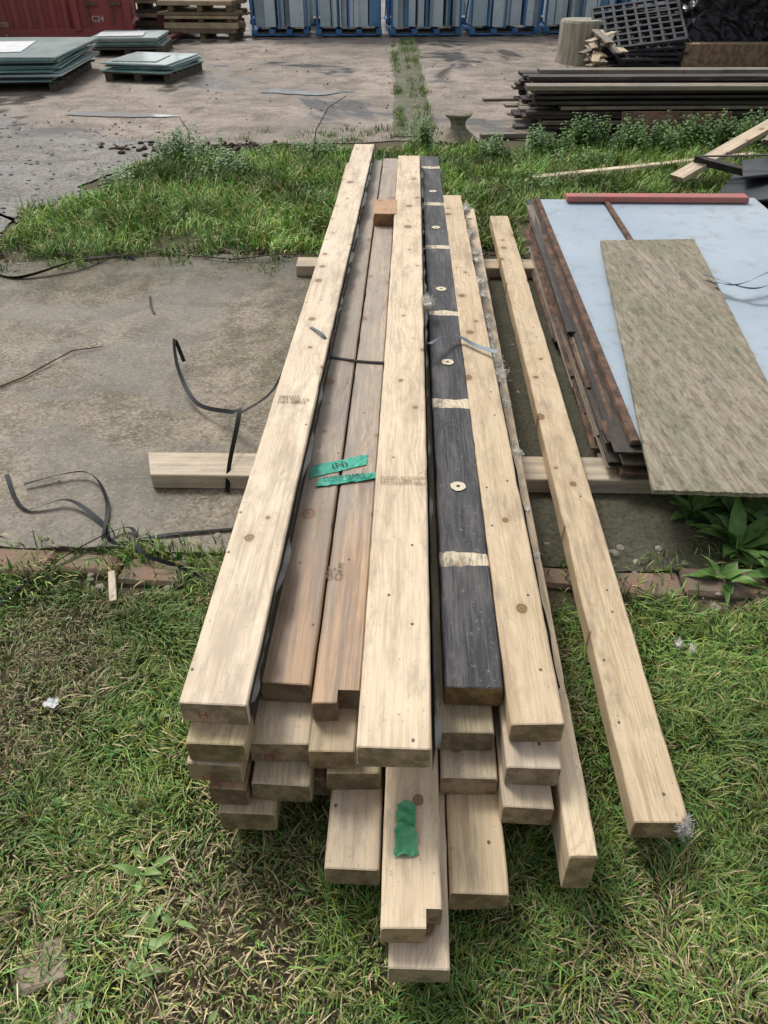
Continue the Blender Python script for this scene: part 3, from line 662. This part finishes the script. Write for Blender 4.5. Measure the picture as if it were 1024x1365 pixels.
wp=bpy.data.objects.new('wrapped_pallet_load',None); link(wp)
MB().box((4.35,12.6,.18),(1.7,1.2,.30),rz=.05,bev=.01).done('plywood_crate',wood('crate_ply',(.46,.33,.19),(.32,.2,.1)),parent=wp)
mb=MB()
for k in range(5): mb.box((3.6+k*.37,12.0,.02),(.1,.1,.04))
mb.done('pallet_base',M['oldwood'],parent=wp)
M['film']=plain('black_film',(.02,.02,.024),.2,4,.2)
def wrapped(name,c,s,rz,parent=None,mat=None):
    bm=bmesh.new(); bmesh.ops.create_cube(bm,size=1); bmesh.ops.subdivide_edges(bm,edges=bm.edges,cuts=24,use_grid_fill=True)
    for v in bm.verts:
        p=Vector((v.co.x*s[0],v.co.y*s[1],v.co.z*s[2])); q=p*2.2+Vector(c)
        dsp=abs(mnoise.noise(Vector((q.x*1.5+q.z*2,q.y*1.5,q.z*.8))))*.14+abs(mnoise.noise(q*3))*.10
        v.co=p-p.normalized()*dsp
    return obj_from_bm(bm,name,mat or M['film'],loc=c,rot=(0,0,rz),parent=parent,smooth=False)
wrapped('film_wrap',(4.2,12.75,.68),(1.3,1.2,.75),.05,wp); wrapped('film_wrap_side',(5.5,12.5,.6),(1.5,1.4,1.2),-.1,wp)

# ---------------------------------------------------------------- left background piles
M['glassedge']=plain('glass_edge',(.14,.30,.28),.4,6,.25,col2=(.30,.42,.40)); M['glasstop']=plain('sheet_glass_top',(.52,.60,.58),.25,2,.2,col2=(.36,.45,.44)); M['palletwood']=plain('pallet_wood',(.12,.10,.08),.4,8,.9)
M['white']=plain('white_foam',(.72,.73,.72),.2,3,.6)
def glasspile(name,cx,cy,w,d,rz,h,n,top):
    r=bpy.data.objects.new(name,None); link(r); r.location=(cx,cy,0); r.rotation_euler=(0,0,rz)
    mb=MB()
    for k in range(3): mb.box((-w*.42+w*.42*k,0,.045),(.1,d*.95,.09))
    for k in range(7): mb.box((0,-d*.45+d*.15*k,.10),(w*.96,.09,.02))
    mb.done('pallet',M['palletwood'],parent=r)
    mb=MB(); z=.112
    for i in range(n):
        t=h/n; mb.box((random.uniform(-.07,.07),random.uniform(-.07,.07),z+t/2),(w*random.uniform(.8,1),d*random.uniform(.8,1),t*.7),rz=random.uniform(-.06,.06),mat=random.choice([0,0,1]) if i<n-1 else 1,bev=0); z+=t
    mb.box((-w*.12,-.1,z+.004),(w*.62,d*.55,.006),rz=.1,mat=2,bev=0)
    mb.done('sheets',[M['glassedge'],M['glasstop'],top],parent=r)
glasspile('glass_sheet_pallet',-5.3,10.95,1.9,1.9,.12,.26,13,M['white'])
glasspile('glass_sheet_pallet',-3.5,11.35,.95,1.1,-.15,.10,5,M['glasstop'])
glasspile('glass_sheet_pallet',-4.45,13.55,1.1,1.0,.1,.14,4,M['white'])
glasspile('glass_sheet_pallet',-5.9,9.3,1.0,1.0,.1,.10,3,M['glasstop'])
def timberpile(name,cx,cy,w,d,h,mats,rz=0.,along='x'):
    mb=MB(); z=.0; i=0
    while z<h:
        t=random.choice([.05,.07,.09]); 
        if i%3==0:
            for k in range(3): mb.box((-w*.38+w*.38*k,0,z+t/2),(.09,d,t),mat=1)
        else:
            yy=-d/2
            while yy<d/2: mb.box((random.uniform(-.08,.08),yy,z+t/2),(w*random.uniform(.85,1.05),.11,t-.006),rz=random.uniform(-.02,.02),mat=random.choice([0,0,1])); yy+=.13
        z+=t; i+=1
    mb.done(name,mats,loc=(cx,cy,0),rot=(0,0,rz))
timberpile('timber_pallet_stack',-3.75,15.6,1.3,.9,.5,[plain('pallet_pine',(.52,.40,.25),.4,5,.8),plain('pallet_pine_dark',(.26,.19,.12),.4,5,.8)])
timberpile('timber_pallet_stack',-4.7,16.4,.9,.7,.5,[plain('pallet_pine2',(.42,.33,.21),.4,5,.8),M['palletwood']])
timberpile('timber_pallet_stack',-7.3,13.2,1.6,1.2,.38,[plain('pallet_pine3',(.42,.24,.15),.4,5,.8),plain('pallet_pine4',(.55,.45,.32),.4,5,.8)],rz=.2)
hp=bpy.data.objects.new('pallet_truck',None); link(hp)
mb=MB().box((-4.15,14.75,.09),(.12,.9,.05)).box((-4.45,14.75,.09),(.12,.9,.05)).box((-4.3,15.25,.22),(.4,.14,.3)).box((-4.3,15.35,.75),(.04,.04,.9),rx=-.15).box((-4.3,15.45,1.2),(.3,.04,.04)).cyl((-4.3,15.35,.09),.09,.09,.06)
mb.done('frame',plain('dark_red_steel',(.10,.02,.02),.3,5,.5),parent=hp)

M['contred']=plain('container_red',(.40,.085,.08),.35,1.2,.6,col2=(.28,.10,.085)); M['steel']=plain('rusty_steel',(.2,.12,.09),.4,5,.7)
ct=bpy.data.objects.new('shipping_container',None); link(ct); ct.location=(-5.0,15.35,.0); ct.rotation_euler=(0,0,math.radians(14))
bm=bmesh.new(); Lc,Hc,Dc=6.05,2.5,2.4
def corr(p0,p1,nrm):
    p0=Vector(p0);p1=Vector(p1); L=(p1-p0).length; k=int(L/.2); d=(p1-p0).normalized(); prev=None
    for i in range(k):
        for (u,dep) in ((0,0),(.3,0),(.5,.05),(.8,.05)):
            p=p0+d*((i+u)*L/k)+Vector(nrm)*(-dep); a=bm.verts.new((p.x,p.y,.15)); b=bm.verts.new((p.x,p.y,Hc-.1))
            if prev: bm.faces.new((prev[0],a,b,prev[1]))
            prev=(a,b)
corr((-Lc+.1,0,0),(-.9,0,0),(0,-1,0)); corr((-.06,.1,0),(-.06,Dc-.1,0),(1,0,0)); corr((-Lc,Dc,0),(0,Dc,0),(0,1,0)); corr((-Lc,0,0),(-Lc,Dc,0),(-1,0,0))
obj_from_bm(bm,'walls',M['contred'],parent=ct)
mb=MB().box((-Lc/2,.02,.08),(Lc,.1,.15)).box((-Lc/2,.02,Hc-.06),(Lc,.1,.12)).box((-.06,.02,Hc/2),(.12,.12,Hc)).box((-Lc+.06,.02,Hc/2),(.12,.12,Hc)).box((-.9,0,Hc/2),(.1,.12,Hc-.24)).box((-.48,.03,Hc/2),(.74,.04,Hc-.26)).box((-.06,Dc/2,.08),(.1,Dc-.14,.15)).box((-Lc/2,Dc/2,Hc-.03),(Lc-.1,Dc-.1,.05)).box((-.06,Dc/2,Hc-.09),(.1,Dc-.14,.1))
for k in (-.7,-.3): mb.box((k,-.02,Hc/2),(.03,.03,Hc-.4),mat=1); mb.box((k+.08,-.04,.5),(.18,.03,.05),mat=1)
mb.done('frame',[M['contred'],M['steel']],parent=ct)
cw=text('lettering','C24',(-.66,.004,.25),.12,M['white'],(1.5708,0,0)); cw.parent=ct

M['bluesteel']=plain('blue_steel',(.07,.20,.42),.3,3,.5); M['paleblue']=plain('wrapped_glass',(.50,.60,.64),.35,1.5,.25,col2=(.62,.70,.72)); M['midblue']=plain('blue_film',(.17,.36,.58),.4,2,.4); M['pale3']=plain('grey_glass',(.34,.42,.45),.4,2,.3)
def stillage(cx,cy,w,rz):
    r=bpy.data.objects.new('glass_stillage',None); link(r); r.location=(cx,cy,0); r.rotation_euler=(0,0,rz)
    mb=MB(); 
    mb.box((0,-.02,.04),(w,.05,.025))
    for k in range(4): mb.box((-w/2+.05+k*(w-.1)/3,0.3,.085),(.10,.75,.07),mat=0)
    for k in range(3): mb.box((-w/2+.03+k*(w-.06)/2,-.05,.85),(.03,.03,1.45),mat=0); mb.box((-w/2+.03+k*(w-.06)/2,.35,.5),(.03,.03,.9),rx=.5,mat=0)
    mb.box((0,-.05,1.5),(w,.04,.04))
    mb.box((0,.35,.06),(w-.05,.7,.03),mat=1)
    mb.done('frame',[M['bluesteel'],M['palletwood']],parent=r)
    mb=MB(); x=-w/2+.06
    while x<w/2-.05:
        t=random.choice([.03,.045,.06,.09,.13,.2]); hgt=random.uniform(1.25,1.42)
        mb.box((x+t/2,.32+random.uniform(-.08,.08),.155+hgt/2),(t*.9,.62,hgt),mat=random.choice([0,0,0,0,1,2]),bev=0,ry=random.uniform(-.015,.015),rz=random.uniform(-.1,.1)); x+=t
    mb.done('glass_packs',[M['paleblue'],M['midblue'],M['pale3']],parent=r)
xs=-2.95
for i in range(9):
    w=random.choice([1.0,1.15,1.25]); stillage(xs+w/2,15.45+.115*(xs+3)+random.uniform(-.1,.1),w,.1+random.uniform(-.06,.06)); xs+=w+random.uniform(.04,.14)
for i in range(4): stillage(-2.2+i*2.6,17.3+.25*i,2.2,.1)

# ---------------------------------------------------------------- light
W=bpy.data.worlds.new('World'); S.world=W; W.use_nodes=True; nt=W.node_tree; bg=nt.nodes['Background']
sky=nt.nodes.new('ShaderNodeTexSky'); sky.sky_type='NISHITA'; sky.sun_disc=False
EL,AZ=math.radians(52),math.radians(-35)
sky.sun_elevation=EL; sky.sun_rotation=AZ; sky.dust_density=4; sky.ozone_density=1; sky.air_density=1.2
hs=nt.nodes.new('ShaderNodeHueSaturation'); hs.inputs['Saturation'].default_value=.35
nt.links.new(sky.outputs[0],hs.inputs['Color']); nt.links.new(hs.outputs[0],bg.inputs[0]); bg.inputs[1].default_value=.15
sd=bpy.data.lights.new('sun','SUN'); sd.energy=1.9; sd.angle=math.radians(16); sd.color=(1,.98,.95); so=bpy.data.objects.new('sun',sd); link(so)
dirv=Vector((math.sin(AZ)*math.cos(EL),math.cos(AZ)*math.cos(EL),math.sin(EL))); so.rotation_euler=dirv.to_track_quat('Z','Y').to_euler()
cam=bpy.data.cameras.new('camera'); co=bpy.data.objects.new('camera',cam); link(co); co.location=(0,0,1.65); co.rotation_euler=(math.radians(90-38.05),0,math.radians(2.4))
cam.sensor_fit='VERTICAL'; cam.sensor_height=24; cam.lens=24*1012/1365; cam.clip_end=1500; cam.clip_start=.02; S.camera=co
